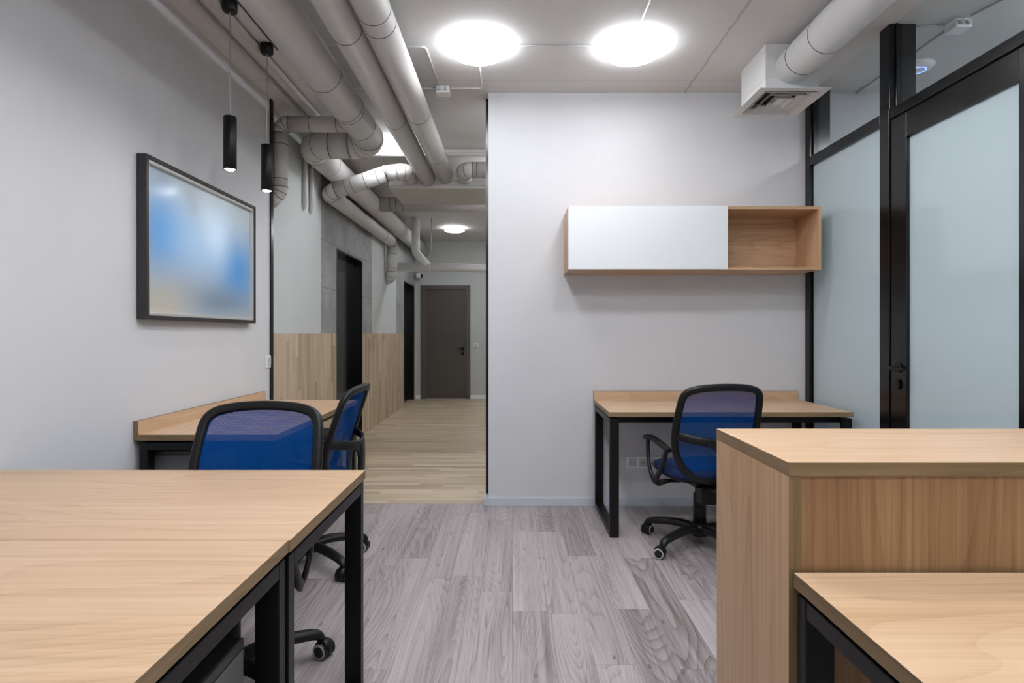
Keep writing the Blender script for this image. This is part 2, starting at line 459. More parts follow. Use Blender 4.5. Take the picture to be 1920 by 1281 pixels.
# black edge profiles of the opening
bm = BM(); box(bm, -.194, -.15, 4.25, 4.29, .06, CEIL); struct('trim_2', bm, 'black_gloss')
bm = BM(); box(bm, XL-.05, XL+.012, 4.25, 4.29, 0, CEIL); struct('trim_3', bm, 'black_gloss')
bm = BM(); box(bm, -.17, 2.05, YB-.014, YB, 0, .058); box(bm, -.205, -.17, YB-.014, 4.30, 0, .058); box(bm, 2.2, 4.5, YB-.014, YB, 0, .058)
struct('baseboard_back', bm, 'base', .002)
bm = BM(); box(bm, -1.80, -1.70, YE-.014, YE, 0, .07); box(bm, -.78, .8, YE-.014, YE, 0, .07); struct('baseboard_end', bm, 'white_plastic')
bm = BM(); box(bm, XL, XL+.014, -3.2, 4.24, 0, .058); struct('baseboard_left', bm, 'base', .002)
# brown door at the far end
d = struct('door_2', loc=(-1.24, YE, 0))
bm = BM()
box(bm, -1.696, -1.60, YE-.03, YE, 0, 2.11); box(bm, -.86, -.784, YE-.03, YE, 0, 2.11); box(bm, -1.60, -.86, YE-.03, YE, 2.035, 2.11)
part('door_frame', bm, 'brown_frame', d, .003)
bm = BM(); box(bm, -1.60, -.86, YE-.012, YE, .012, 2.035); part('door_leaf', bm, 'brown', d)
bm = BM(); box(bm, -.955, -.90, YE-.022, YE-.012, .905, .96); box(bm, -1.04, -.92, YE-.06, YE-.05, .925, .94); box(bm, -.94, -.915, YE-.055, YE-.02, .922, .943)
part('handle', bm, 'black', d, .002)
bm = BM(); box(bm, -.955, -.90, YE-.022, YE-.012, .815, .87); part('lock_plate', bm, 'black', d, .002)

# glazed partition on the right
def bar(bm, y0, y1, z0, z1, x0=XG, x1=XG+.06, mat=0): box(bm, x0, x1, y0, y1, z0, z1, mat)
bm = BM(); box(bm, XG, XG+.145, 4.09, YB, 2.45, CEIL); bar(bm, 4.09, YB, 0, 2.45); bar(bm, 4.075, 4.09, 0, CEIL, XG+.02, XG+.05); struct('trim_4', bm, 'black_gloss', .003)
bm = BM(); box(bm, XG, XG+.145, 3.22, 3.31, 2.45, CEIL); bar(bm, 3.225, 3.31, 0, 2.45); box(bm, XG+.03, XG+.045, 3.21, 3.22, 2.45, CEIL); struct('trim_5', bm, 'black_gloss', .003)
bm = BM(); bar(bm, -3.2, 3.22, 2.395, 2.45); bar(bm, 3.31, 4.09, 2.385, 2.45); struct('trim_6', bm, 'black_gloss', .003)
wn = struct('window_1', loc=(XG, 3.7, 0))
bm = BM(); bar(bm, 3.31, 4.09, .04, 2.385, XG+.022, XG+.032); part('pane', bm, 'frosted', wn)
bm = BM(); bar(bm, 3.31, 4.09, 0, .04); part('bottom_rail', bm, 'black_gloss', wn)
bm = BM(); bar(bm, 3.31, 4.075, 2.45, CEIL, XG+.03, XG+.036); bar(bm, -3.2, 3.21, 2.45, CEIL, XG+.03, XG+.036)
wt = struct('window_2', loc=(XG, 2, 2.45)); part('pane', bm, 'clear', wt)
dr = struct('door_1', loc=(XG, 2.8, 0))
bm = BM()
bar(bm, 3.09, 3.215, .01, 2.388, XG+.004, XG+.05); bar(bm, 2.27, 2.405, .01, 2.388, XG+.004, XG+.05)
bar(bm, 2.405, 3.09, 2.255, 2.388, XG+.004, XG+.05); bar(bm, 2.405, 3.09, .01, .14, XG+.004, XG+.05)
part('door_frame', bm, 'black_gloss', dr, .003)
bm = BM(); bar(bm, 2.405, 3.09, .14, 2.255, XG+.022, XG+.032); part('pane', bm, 'frosted', dr)
HZ = 1.035
bm = BM(); cyl(bm, (XG+.004, 3.15, HZ), (XG-.006, 3.15, HZ), .026, 28)
tube(bm, smooth_pts([(XG, 3.15, HZ), (XG-.03, 3.15, HZ), (XG-.047, 3.145, HZ), (XG-.052, 3.125, HZ), (XG-.052, 3.03, HZ-.002)], 6), .0095, 12)
part('handle', bm, 'black', dr)
bm = BM(); lathe(bm, [(.017, 0), (.017, .008)], 20); bmesh.ops.scale(bm, vec=(1, 1.6, 1), verts=bm.verts)
bmesh.ops.rotate(bm, matrix=Matrix.Rotation(PI/2, 3, 'X') , verts=bm.verts); bmesh.ops.rotate(bm, matrix=Matrix.Rotation(-PI/2, 3, 'Z'), verts=bm.verts)
bmesh.ops.translate(bm, vec=(XG+.002, 3.15, HZ-.09), verts=bm.verts); part('keyhole', bm, 'black', dr)
bm = BM(); bar(bm, 2.18, 2.26, 0, 2.395); struct('trim_7', bm, 'black_gloss', .003)
wn = struct('window_3', loc=(XG, 0, 0))
bm = BM(); bar(bm, -3.2, 2.18, .04, 2.395, XG+.022, XG+.032); part('pane', bm, 'frosted', wn)
bm = BM(); bar(bm, -3.2, 2.18, 0, .04); part('bottom_rail', bm, 'black_gloss', wn)

# ------------------------------------------------------------------ lamps
def ceiling_light(glow='lamp', halo='halo'):
    t = thing('ceiling_light', '', 'ceiling light')
    bm = BM(); lathe(bm, [(.105, 0), (.105, -.042), (.160, -.043), (.164, -.046), (.160, -.049), (.05, -.049)], 48); part('housing', bm, 'white_plastic', t)
    bm = BM()
    R = [[bm.verts.new((r*math.cos(2*PI*k/48), r*math.sin(2*PI*k/48), -.0415)) for k in range(48)] for r in (.108, .158)]
    for k in range(48): bm.faces.new((R[0][k], R[1][k], R[1][(k+1) % 48], R[0][(k+1) % 48]))
    part('added_halo_ring', bm, halo, t)  # ring added to throw a glow onto the ceiling
    bm = BM()
    lathe(bm, [(.160, -.0492), (.159, -.054), (.150, -.060), (.130, -.065), (.08, -.070), (.0, -.072)], 48)
    part('diffuser', bm, glow, t)
    return t
L0 = ceiling_light('lamp_dim'); L0.location = (-.2025, 3.45, CEIL)
L0['label'] = 'round glowing ceiling light nearer the ducts, above the doorway edge of the white wall'
GL = 'round ceiling lights'
L0['group'] = GL
for p, lb in [((.712, 3.46), 'round glowing ceiling light nearer the air diffuser, joined by cable to its neighbour'),
              ]:
    dup(L0, (p[0], p[1], CEIL), 0, lb)
L2 = ceiling_light('lamp_faint', 'halo_dim'); L2.location = (-1.10, 5.20, CEIL); L2['group'] = GL
L2['label'] = 'ceiling light beyond the office, half hidden behind the bent duct'
L3 = ceiling_light('lamp_dim', 'halo_dim'); L3.location = (-.935, 9.44, CEIL); L3['group'] = GL
L3['label'] = 'small looking ceiling light at the far end of the corridor'
L1 = ceiling_light('lamp'); L1.location = (2.95, 2.75, CEIL); L1['group'] = GL
L1['label'] = 'ceiling light in the next room, above the frosted glass door'
for p, lb in [((.30, 4.60), 'added fill ceiling light just behind the white wall, at the start of the corridor'),  # unseen lamps from here on, added to brighten the corridor
              ((.30, 5.90), 'added fill ceiling light in the corridor behind the white wall, nearest the opening'),
              ((.30, 7.30), 'added fill ceiling light in the middle of the corridor behind the white wall'),
              ((.30, 9.44), 'added fill ceiling light in the corridor behind the white wall, nearest the far wall'),
              ((3.3, .6), 'added fill ceiling light in the next room, nearer the camera'),  # extra unseen lamp, added to light the next room
              ((-.2025, 2.2), 'added fill ceiling light just above the top of the view, on the duct side'),  # unseen row, added to lift the left wall and floor
              ((.712, 2.2), 'added fill ceiling light just above the top of the view, on the diffuser side'),
              ((-.2025, .95), 'ceiling light over the front desks, in the row nearer the camera, on the duct side'),
              ((.712, .95), 'ceiling light over the counter, in the row nearer the camera, away from the ducts'),
              ((-.2025, -.3), 'added fill ceiling light straight above the camera, on the duct side'),  # unseen row overhead, added as room fill
              ((.712, -.3), 'added fill ceiling light straight above the camera, on the counter side')]:
    dup(L1, (p[0], p[1], CEIL), 0, lb)

def pendant():
    t = thing('pendant_lamp', '', 'pendant lamp')
    bm = BM(); lathe(bm, [(.034, 0), (.036, -.004), (.036, -.052), (.032, -.058), (.0, -.058)], 28); part('canopy', bm, 'black', t)
    bm = BM(); cyl(bm, (0, 0, -.057), (0, 0, -.60), .0028, 8); part('cord', bm, 'grey_plastic', t)
    bm = BM(); lathe(bm, [(.004, -.592), (.028, -.592), (.032, -.596), (.032, -.862), (.029, -.864), (.028, -.850), (.0, -.849)], 32); part('shade', bm, 'black', t)
    bm = BM(); lathe(bm, [(.0, -.8495), (.026, -.8495), (.026, -.860), (.018, -.866), (.0, -.867)], 24); part('bulb', bm, 'spot', t)
    return t
P0 = pendant(); P0.location = (-1.445, 3.0, CEIL); P0['group'] = 'black pendant lamps'
P0['label'] = 'black cylinder pendant lamp hanging higher in view, nearer the camera'
dup(P0, (-1.445, 3.45, CEIL), 0, 'black cylinder pendant lamp hanging beside the doorway edge, farther back')

# ------------------------------------------------------------------ ducts and pipes
def fillet(corners, bend):
    """yield ('s', p, q) straights and ('e', [pts]) arcs"""
    P = [Vector(c) for c in corners]; cur = P[0]; out = []
    for i in range(1, len(P)-1):
        a = (P[i-1]-P[i]).normalized(); b = (P[i+1]-P[i]).normalized()
        ang = a.angle(b); d = bend/math.tan(ang/2)
        s, e = P[i]+a*d, P[i]+b*d
        c = P[i] + (a+b).normalized()*(bend/math.sin(ang/2))
        out.append(('s', cur, s)); v0, v1 = s-c, e-c; tot = v0.angle(v1); k = max(4, round(tot/(PI/12)))
        ax = v0.cross(v1).normalized()
        out.append(('e', [c + (Matrix.Rotation(tot*j/k, 3, ax) @ v0) for j in range(k+1)], -a, b))
        cur = e
    out.append(('s', cur, P[-1])); return out

def seam(bm, p, t, r, wd=.004, e=.0012, mat=1):
    t = Vector(t).normalized(); p = Vector(p); cyl(bm, p-t*wd/2, p+t*wd/2, r+e, 32, mat)

def duct_run(name, label, cat, corners, r, bend, seams=(), mat='duct', group=None, n=32, gores=True, sec='straight_section', joint='joint'):
    root = thing(name, label, cat, corners[0], 0, group); idx = 0
    for s in fillet(corners, bend):
        bm = BM()
        if s[0] == 's':
            if (s[2]-s[1]).length < .004: continue
            t = (s[2]-s[1]).normalized()
            cyl(bm, s[1], s[2], r, n)
            for i, d in seams:
                if i == idx: seam(bm, s[1]+t*d if d >= 0 else s[2]+t*d, t, r)
            idx += 1; part(sec, bm, [mat, joint], root)
        else:
            pts = s[1]; tube(bm, [pts[0]-s[2]*.001] + pts + [pts[-1]+s[3]*.001], r*1.012, n)
            if gores:
                for j in range(0, len(pts), 2):
                    tt = s[2] if j == 0 else s[3] if j == len(pts)-1 else pts[j+1]-pts[j-1]; seam(bm, pts[j], tt, r*1.012)
            part('elbow', bm, [mat, joint], root)
    return root

DG = 'large round ventilation ducts'
duct_run('ventilation_duct', 'thickest grey duct that doubles back in two elbows and runs along the corridor wall', 'duct',
         [(-1.11, -3.2, 2.735), (-1.11, 4.72, 2.735), (-1.65, 4.72, 2.735), (-1.65, YE, 2.735)], .108, .19,
         [(0, -1.1), (0, -.62), (0, -.57), (0, -.25), (2, .35), (2, 1.9), (2, 2.0), (2, 4.2)])
duct_run('ventilation_duct', 'grey duct running straight overhead, in the middle of three parallel ducts', 'duct',
         [(-.823, -3.2, 2.72), (-.823, 5.68, 2.72)], .077, .1, [(0, 6.1), (0, 7.3), (0, -.02)])
duct_run('ventilation_duct', 'pale duct running straight overhead, nearest the bright ceiling light', 'duct',
         [(-.652, -3.2, 2.743), (-.652, 5.68, 2.743)], .082, .1, [(0, 5.95), (0, 6.07), (0, 7.25), (0, 8.2), (0, -.02)])
duct_run('branch_duct', 'grey branch duct leaving the thickest duct and dropping behind the wall edge', 'duct',
         [(-1.21, 4.39, 2.785), (-1.742, 4.39, 2.785), (-1.742, 4.39, 2.28), (-1.82, 4.39, 2.20)], .058, .075, [(0, .1), (0, .3), (1, .08), (1, -.06)])
duct_run('ventilation_duct', 'slimmer duct crossing diagonally, then along the corridor wall and down beside the second dark door', 'duct',
         [(-.985, 5.675, 2.726), (-.985, 5.45, 2.726), (-1.17, 5.45, 2.705), (-1.715, 5.45, 2.52), (-1.715, 8.33, 2.52), (-1.715, 8.33, 2.02), (-1.80, 8.45, 2.0)], .075, .078,
         [(2, .08), (2, .2), (2, -.1), (2, -.16), (3, 2.2), (4, .1), (4, -.05)])
duct_run('branch_duct', 'short duct with elbow entering from behind the white wall', 'duct',
         [(.6, 5.45, 2.735), (-.46, 5.45, 2.735), (-.46, 5.675, 2.735)], .075, .09, [(0, .55), (0, .75), (0, -.04), (0, -.1)])
bm = BM(); box(bm, -1.2, .75, 5.69, 6.42, 2.625, 2.69); box(bm, -1.2, .75, 5.68, 5.70, 2.65, 2.70)
tag(mk('flat_duct', bm, 'duct', None, .004), 'flat grey rectangular duct crossing the corridor under the ceiling', 'duct')
bm = BM(); cyl(bm, (-1.55, 6.9, 2.735), (.75, 6.9, 2.735), .088, 28)
for d in (.12, .19, .27): seam(bm, (-1.55+d, 6.9, 2.735), (1, 0, 0), .088)
tag(mk('branch_duct', bm, ['duct', 'joint'], None), 'horizontal branch duct leaving the wall duct beyond the flat duct', 'duct')
# small pipes
bm = BM(); cyl(bm, (-1.6, 5.36, 2.855), (.75, 5.36, 2.855), .018, 14)
tag(mk('pipe', bm, 'duct'), 'thin horizontal pipe crossing behind the parallel ducts', 'pipe')
bm = BM(); box(bm, -1.75, .75, 5.42, 5.50, 2.89, CEIL); tag(mk('cable_tray', bm, 'duct_white'), 'pale cable channel on the ceiling behind the thin crossing pipe', 'cable tray')
dp = thing('drain_pipe', 'grey drain pipe with angled riser, in front of the far corridor wall', 'pipe', (-1.69, 8.66, 2.19))
bm = BM(); cyl(bm, (-1.69, 8.66, 2.195), (.75, 8.66, 2.165), .061, 24); part('horizontal_pipe', bm, 'duct_white', dp)
bm = BM(); tube(bm, [Vector(p) for p in ((-1.43, 8.66, CEIL), (-1.43, 8.66, 2.46), (-1.425, 8.66, 2.42), (-1.40, 8.66, 2.38), (-1.255, 8.66, 2.215))], .060, 24); part('riser_pipe', bm, 'duct_white', dp)
bm = BM(); cyl(bm, (-1.23, 8.66, 2.189), (-1.205, 8.66, 2.189), .066, 24); part('pipe_collar', bm, 'duct_white', dp)
bm = BM(); cyl(bm, (-1.20, 8.66, 2.24), (-1.20, 8.66, CEIL), .005, 8); part('hanger_rod', bm, 'steel', dp)
for x, lb, bits in ((-1.612, 'thin conduit on the ceiling closest to the left wall', 5.07), (-1.50, 'thin conduit on the ceiling between its twin and the thickest duct', 5.3)):
    bm = BM()
    tube(bm, [(x, -3.2, 2.895), (x, 5.6, 2.895)], .020, 12)
    o = tag(mk('conduit', bm, 'duct'), lb, 'conduit', 'ceiling conduits')
bm = BM(); tube(bm, [(-1.40, -3.2, 2.912), (-1.40, 3.5, 2.912)], .006, 8); tag(mk('cable', bm, 'joint'), 'thin dark cable on the ceiling along the thickest duct', 'cable')
for y, lb in ((5.05, 'left of two short pipe ends dropping down the concrete wall'), (5.22, 'right of two short pipe ends dropping down the concrete wall')):
    bm = BM(); tube(bm, smooth_pts([(-1.785, y, 2.72), (-1.785, y, 2.5), (-1.783, y, 2.40), (-1.785, y, 2.35), (-1.80, y+.01, 2.31), (-1.82, y+.02, 2.29)], 5), .019, 12)
    tag(mk('pipe', bm, 'duct'), lb, 'pipe', 'wall pipe ends')
# threaded pipe bracket on the wall edge
# junction boxes and cables on the ceiling
def junction(loc, label):
    t = thing('junction_box', label, 'junction box', loc)
    x, y, z = loc
    bm = BM(); box(bm, x-.045, x+.045, y-.045, y+.045, z-.05, z); part('body', bm, 'white_plastic', t, .006)
    for dx, dy in ((-.02, -.05), (.02, -.05)):
        bm = BM(); cyl(bm, (x+dx, y-.044, z-.025), (x+dx, y-.062, z-.025), .013, 14); part('gland', bm, 'grey_plastic', t)
    return t
junction((-.48, 4.06, CEIL), 'white junction box on the ceiling between ducts and doorway wall')
junction((2.43, 3.2, CEIL), 'white junction box on the ceiling beyond the glass partition')
def cable(pts, label, r=.006, m='duct_white', sub=1):
    bm = BM(); z = CEIL-r*.9
    P = [(p[0], p[1], p[2] if len(p) > 2 else z) for p in pts]
    P2 = []
    for s in fillet(P, .03) if len(P) > 2 else [('s', Vector(P[0]), Vector(P[1]))]:
        P2 += [s[1], s[2]] if s[0] == 's' else s[1]
    Q = [P2[0]]
    for p in P2[1:]:
        if (p-Q[-1]).length > 1e-4: Q.append(p)
    tube(bm, Q, r, 10); return tag(mk('cable', bm, m), label, 'cable', 'ceiling cables')
cable([(-.035, 3.46), (.545, 3.46)], 'cable between the two round ceiling lights', .005, 'grey_plastic')
cable([(.70, 3.29), (.69, -3.2)], 'cable running from the light nearer the diffuser towards the camera', .005, 'white_plastic')
cable([(-.50, 4.0), (-.515, 3.47), (-1.3, 3.45)], 'bent cable from the junction box to above the ducts')
cable([(-.43, 4.06), (-.21, 4.06), (-.205, 3.62)], 'bent cable from the junction box to the light nearer the ducts')
cable([(-.53, 4.06), (-1.35, 4.06)], 'straight cable from the junction box leftwards above the ducts')
cable([(2.37, 3.22), (2.20, 3.25)], 'short cable from the far junction box to the black post', .005, 'grey_plastic')
cable([(2.43, 3.27), (2.43, YB)], 'cable from the far junction box to the white wall', .006, 'duct')
cable([(2.45, 3.13), (2.55, 2.75), (2.78, 2.75)], 'cable from the far junction box to the light in the next room', .005, 'duct')
t = thing('access_point', 'white disc with blue glowing ring on the ceiling behind the glass partition', 'wireless access point', (2.56, 3.72, CEIL))
bm = BM(); lathe(bm, [(.10, 0), (.10, -.012), (.085, -.028), (.05, -.035), (0, -.036)], 40, c=t.location); part('body', bm, 'white_plastic', t)
bm = BM(); tube(bm, [Vector((2.56+.052*math.cos(a*PI/16), 3.72+.052*math.sin(a*PI/16), CEIL-.035)) for a in range(33)], .003, 8); part('light_ring', bm, 'blue_led', t)

# air diffuser with its duct
ad = thing('air_diffuser', 'white square ceiling air diffuser box with slatted grille by the glass partition', 'air diffuser', (1.645, 3.63, CEIL))
bm = BM()
for a in ((1.485, 1.493, 3.445, 3.81), (1.792, 1.80, 3.445, 3.81), (1.493, 1.792, 3.445, 3.453), (1.493, 1.792, 3.802, 3.81)): box(bm, *a, 2.645, 2.72)
box(bm, 1.485, 1.80, 3.445, 3.81, 2.72, CEIL); part('plenum_box', bm, 'duct_white', ad, .003)
X0, X1, Y0, Y1, ZF = 1.437, 1.852, 3.40, 3.862, 2.642
bm = BM()
def ringplate(bm, x0, x1, y0, y1, zo, inset, zi, mat=0):
    o = [bm.verts.new(p) for p in ((x0, y0, zo), (x1, y0, zo), (x1, y1, zo), (x0, y1, zo))]
    i = [bm.verts.new(p) for p in ((x0+inset, y0+inset, zi), (x1-inset, y0+inset, zi), (x1-inset, y1-inset, zi), (x0+inset, y1-inset, zi))]
    for k in range(4): bm.faces.new((o[k], o[(k+1) % 4], i[(k+1) % 4], i[k])).material_index = mat
ringplate(bm, X0, X1, Y0, Y1, ZF, .030, ZF-.003)
ringplate(bm, X0+.030, X1-.030, Y0+.030, Y1-.030, ZF-.003, .020, ZF+.003)
fl = part('flange', bm, 'duct_white', ad); fl.modifiers.new('s', 'SOLIDIFY').thickness = .002
for k in range(3):
    g = .056 + k*.046
    bm = BM(); ringplate(bm, X0+g, X1-g, Y0+g, Y1-g, ZF-.003, .020, ZF+.028)
    o = part('louvre', bm, 'duct_white', ad); o.modifiers.new('s', 'SOLIDIFY').thickness = .0015
bm = BM(); box(bm, X0+.185, X1-.185, Y0+.185, Y1-.185, ZF+.008, ZF+.026); part('centre_plate', bm, 'duct_white', ad)
bm = BM(); box(bm, 1.494, 1.791, 3.454, 3.801, ZF+.060, ZF+.064); part('shade_sheet', bm, 'void_shade', ad)  # black sheet standing in for the shade inside the box
duct_run('ventilation_duct', 'white round duct feeding the square air diffuser', 'duct', [(1.645, -3.2, 2.785), (1.645, 3.45, 2.785)], .103, .1, [(0, 6.27), (0, 6.52), (0, 4.8)], 'duct_white')

# ------------------------------------------------------------------ furniture
def desk(label, x0, x1, y0, y1, axis, splash=None, H=.75, T=.029, inset=.005):
    d = thing('office_desk', label, 'desk', ((x0+x1)/2, (y0+y1)/2, 0))
    g, e = 'oak_'+axis, 'edge_'+axis
    bm = BM(); fs = box(bm, x0, x1, y0, y1, H-T, H, 1)
    for f in fs:
        if f.normal.z > .5: f.material_index = 0
    bmesh.ops.recalc_face_normals(bm, faces=bm.faces)
    for f in bm.faces: f.material_index = 0 if f.normal.z > .5 else (2 if abs(f.normal.x) > .5 else 1)
    part('tabletop', bm, [g, 'edge_x', 'edge_y'], d, .0012)
    zt = H-T-.010; tw, tt = .055, .034
    def loop(a, b):
        bm = BM()
        if axis == 'x':
            box(bm, a, b, y0+inset, y0+inset+tt, 0, zt); box(bm, a, b, y1-inset-tt, y1-inset, 0, zt)
            box(bm, a, b, y0+inset+tt, y1-inset-tt, zt-tt, zt); box(bm, a, b, y0+inset+tt, y1-inset-tt, 0, tt)
        else:
            box(bm, x0+inset, x0+inset+tt, a, b, 0, zt); box(bm, x1-inset-tt, x1-inset, a, b, 0, zt)
            box(bm, x0+inset+tt, x1-inset-tt, a, b, zt-tt, zt); box(bm, x0+inset+tt, x1-inset-tt, a, b, 0, tt)
        part('leg_frame', bm, 'black', d, .002)
    if axis == 'x': loop(x0+inset, x0+inset+tw); loop(x1-inset-tw, x1-inset)
    else: loop(y0+inset, y0+inset+tw); loop(y1-inset-tw, y1-inset)
    for k in (0, 1):
        bm = BM()
        if axis == 'x':
            yy = y0+.06 if k == 0 else y1-.10
            box(bm, x0+inset+tw, x1-inset-tw, yy, yy+.04, zt-.035, H-T)
        else:
            xx = x0+.06 if k == 0 else x1-.10
            box(bm, xx, xx+.04, y0+inset+tw, y1-inset-tw, zt-.035, H-T)
        part('cross_rail', bm, 'black', d, .002)
    if splash:
        bm = BM(); box(bm, *splash, 0)
        bmesh.ops.recalc_face_normals(bm, faces=bm.faces)
        big = 'x' if axis == 'y' else 'y'
        for f in bm.faces: f.material_index = 0 if abs(getattr(f.normal, big)) > .5 else 1
        part('back_upstand', bm, [g, e], d, .001)
    return d
desk('oak office desk against the white wall, under the wall cabinet', .575, 2.03, 3.492, 4.145, 'x', (.57, 2.008, 4.123, 4.147, .722, .812))
desk('long oak office desk along the left wall, below the framed picture', -1.735, -1.095, 2.72, 4.14, 'y', (-1.758, -1.735, 2.72, 4.13, .722, .812))
desk('oak office desk in the left foreground, far half of the pair', -1.75, -.505, 1.333, 2.014, 'x')
desk('oak office desk in the left foreground, near half of the pair', -1.75, -.509, .62, 1.3328, 'x')
desk('lower oak desk in the right foreground against the tall counter', .552, 2.0, .42, 1.153, 'x')

# counter
M['oak_front_shaded'] = oak('oak_front_panel', 'z', (.20, .095, .04), (.33, .185, .09), (.45, .28, .15))  # counter oak made darker and redder: the front's shade painted into its colour
CX0, CX1, CY0, CY1, CZ = .545, 2.04, 1.158, 1.569, .965
ct = thing('reception_counter', 'tall oak counter with thick top at the right foreground', 'counter', ((CX0+CX1)/2, (CY0+CY1)/2, 0))
bm = BM(); box(bm, CX0, CX1, CY0, CY1, CZ-.028, CZ); bmesh.ops.recalc_face_normals(bm, faces=bm.faces)
for f in bm.faces: f.material_index = 0 if f.normal.z > .5 else (2 if abs(f.normal.x) > .5 else 1)
part('countertop', bm, ['oak_x', 'edge_x', 'edge_y'], ct, .0012)
bm = BM(); box(bm, CX0+.0005, CX0+.026, CY0+.001, CY1-.001, 0, CZ-.0282); bmesh.ops.recalc_face_normals(bm, faces=bm.faces)
for f in bm.faces: f.material_index = 0 if abs(f.normal.x) > .5 else 1
part('side_panel', bm, ['oakd_z', 'edge_z'], ct, .0008)
bm = BM(); box(bm, CX1-.026, CX1, CY0+.001, CY1-.001, 0, CZ-.0282); part('side_panel', bm, 'oakd_z', ct)
bm = BM(); box(bm, CX0+.026, CX1-.026, CY0+.006, CY0+.024, 0, CZ-.0282); part('front_panel', bm, 'oak_front_shaded', ct)
bm = BM(); box(bm, CX0+.026, CX1-.026, CY1-.024, CY1-.002, 0, CZ-.0282); part('back_panel', bm, 'oakd_z', ct)

# wall cabinet
wx0, wx1, wy0, wy1, wz0, wz1, wd = .362, 2.01, 3.818, YB, 1.633, 2.046, 1.395
wc = thing('wall_cabinet', 'oak wall cabinet with white door and one open compartment, above the desk', 'cabinet', ((wx0+wx1)/2, wy1, wz0))
T = .018
bm = BM(); box(bm, wx0, wx1, wy0, wy1, wz1-T, wz1); part('top_panel', bm, 'oakd_x', wc, .001)
bm = BM(); box(bm, wx0, wx1, wy0, wy1, wz0, wz0+T); part('bottom_panel', bm, 'oakd_x', wc, .001)
bm = BM(); box(bm, wx0, wx0+T, wy0, wy1, wz0+T, wz1-T); part('side_panel', bm, 'oakd_z', wc, .001)
bm = BM(); box(bm, wx1-T, wx1, wy0, wy1, wz0+T, wz1-T); part('side_panel', bm, 'oakd_z', wc, .001)
bm = BM(); box(bm, wd-T/2, wd+T/2, wy0, wy1-.01, wz0+T, wz1-T); part('divider', bm, 'oakd_z', wc, .001)
bm = BM(); box(bm, wx0+T, wx1-T, wy1-.02, wy1-.008, wz0+T, wz1-T); part('back_panel', bm, 'oakd_x', wc)
bm = BM(); box(bm, wx0, wd, wy0-.018, wy0-.001, wz0+.002, wz1); part('door', bm, 'white_gloss', wc, .001)

# pedestals
def pedestal(label, x0, x1, y0, y1, z1, face='x'):
    t = thing('drawer_pedestal', label, 'drawer unit', ((x0+x1)/2, (y0+y1)/2, 0), 0, 'grey drawer pedestals')
    bm = BM(); box(bm, x0, x1-.02, y0, y1, .03, z1-.02); part('body', bm, 'pedestal', t, .002)
    bm = BM(); box(bm, x0, x1, y0, y1, z1-.02, z1); part('top', bm, 'pedestal_top_shaded', t, .002)
    h = (z1-.02-.04)/3
    for k in range(3):
        bm = BM(); box(bm, x1-.02, x1, y0+.002, y1-.002, .04+k*h, .04+(k+1)*h-.006); part('drawer', bm, 'pedestal', t, .002)
    for sx in (x0+.05, x1-.07):
        for sy in (y0+.05, y1-.05):
            bm = BM(); cyl(bm, (sx, sy, 0), (sx, sy, .031), .02, 12); part('foot', bm, 'black_plastic', t)
pedestal('grey drawer pedestal under the near front desk', -.98, -.565, .74, 1.235, .58)
pedestal('grey drawer pedestal under the near end of the wall desk', -1.735, -1.50, 2.79, 3.15, .66)
pedestal('grey drawer pedestal under the far end of the wall desk', -1.69, -1.17, 3.68, 4.04, .57)

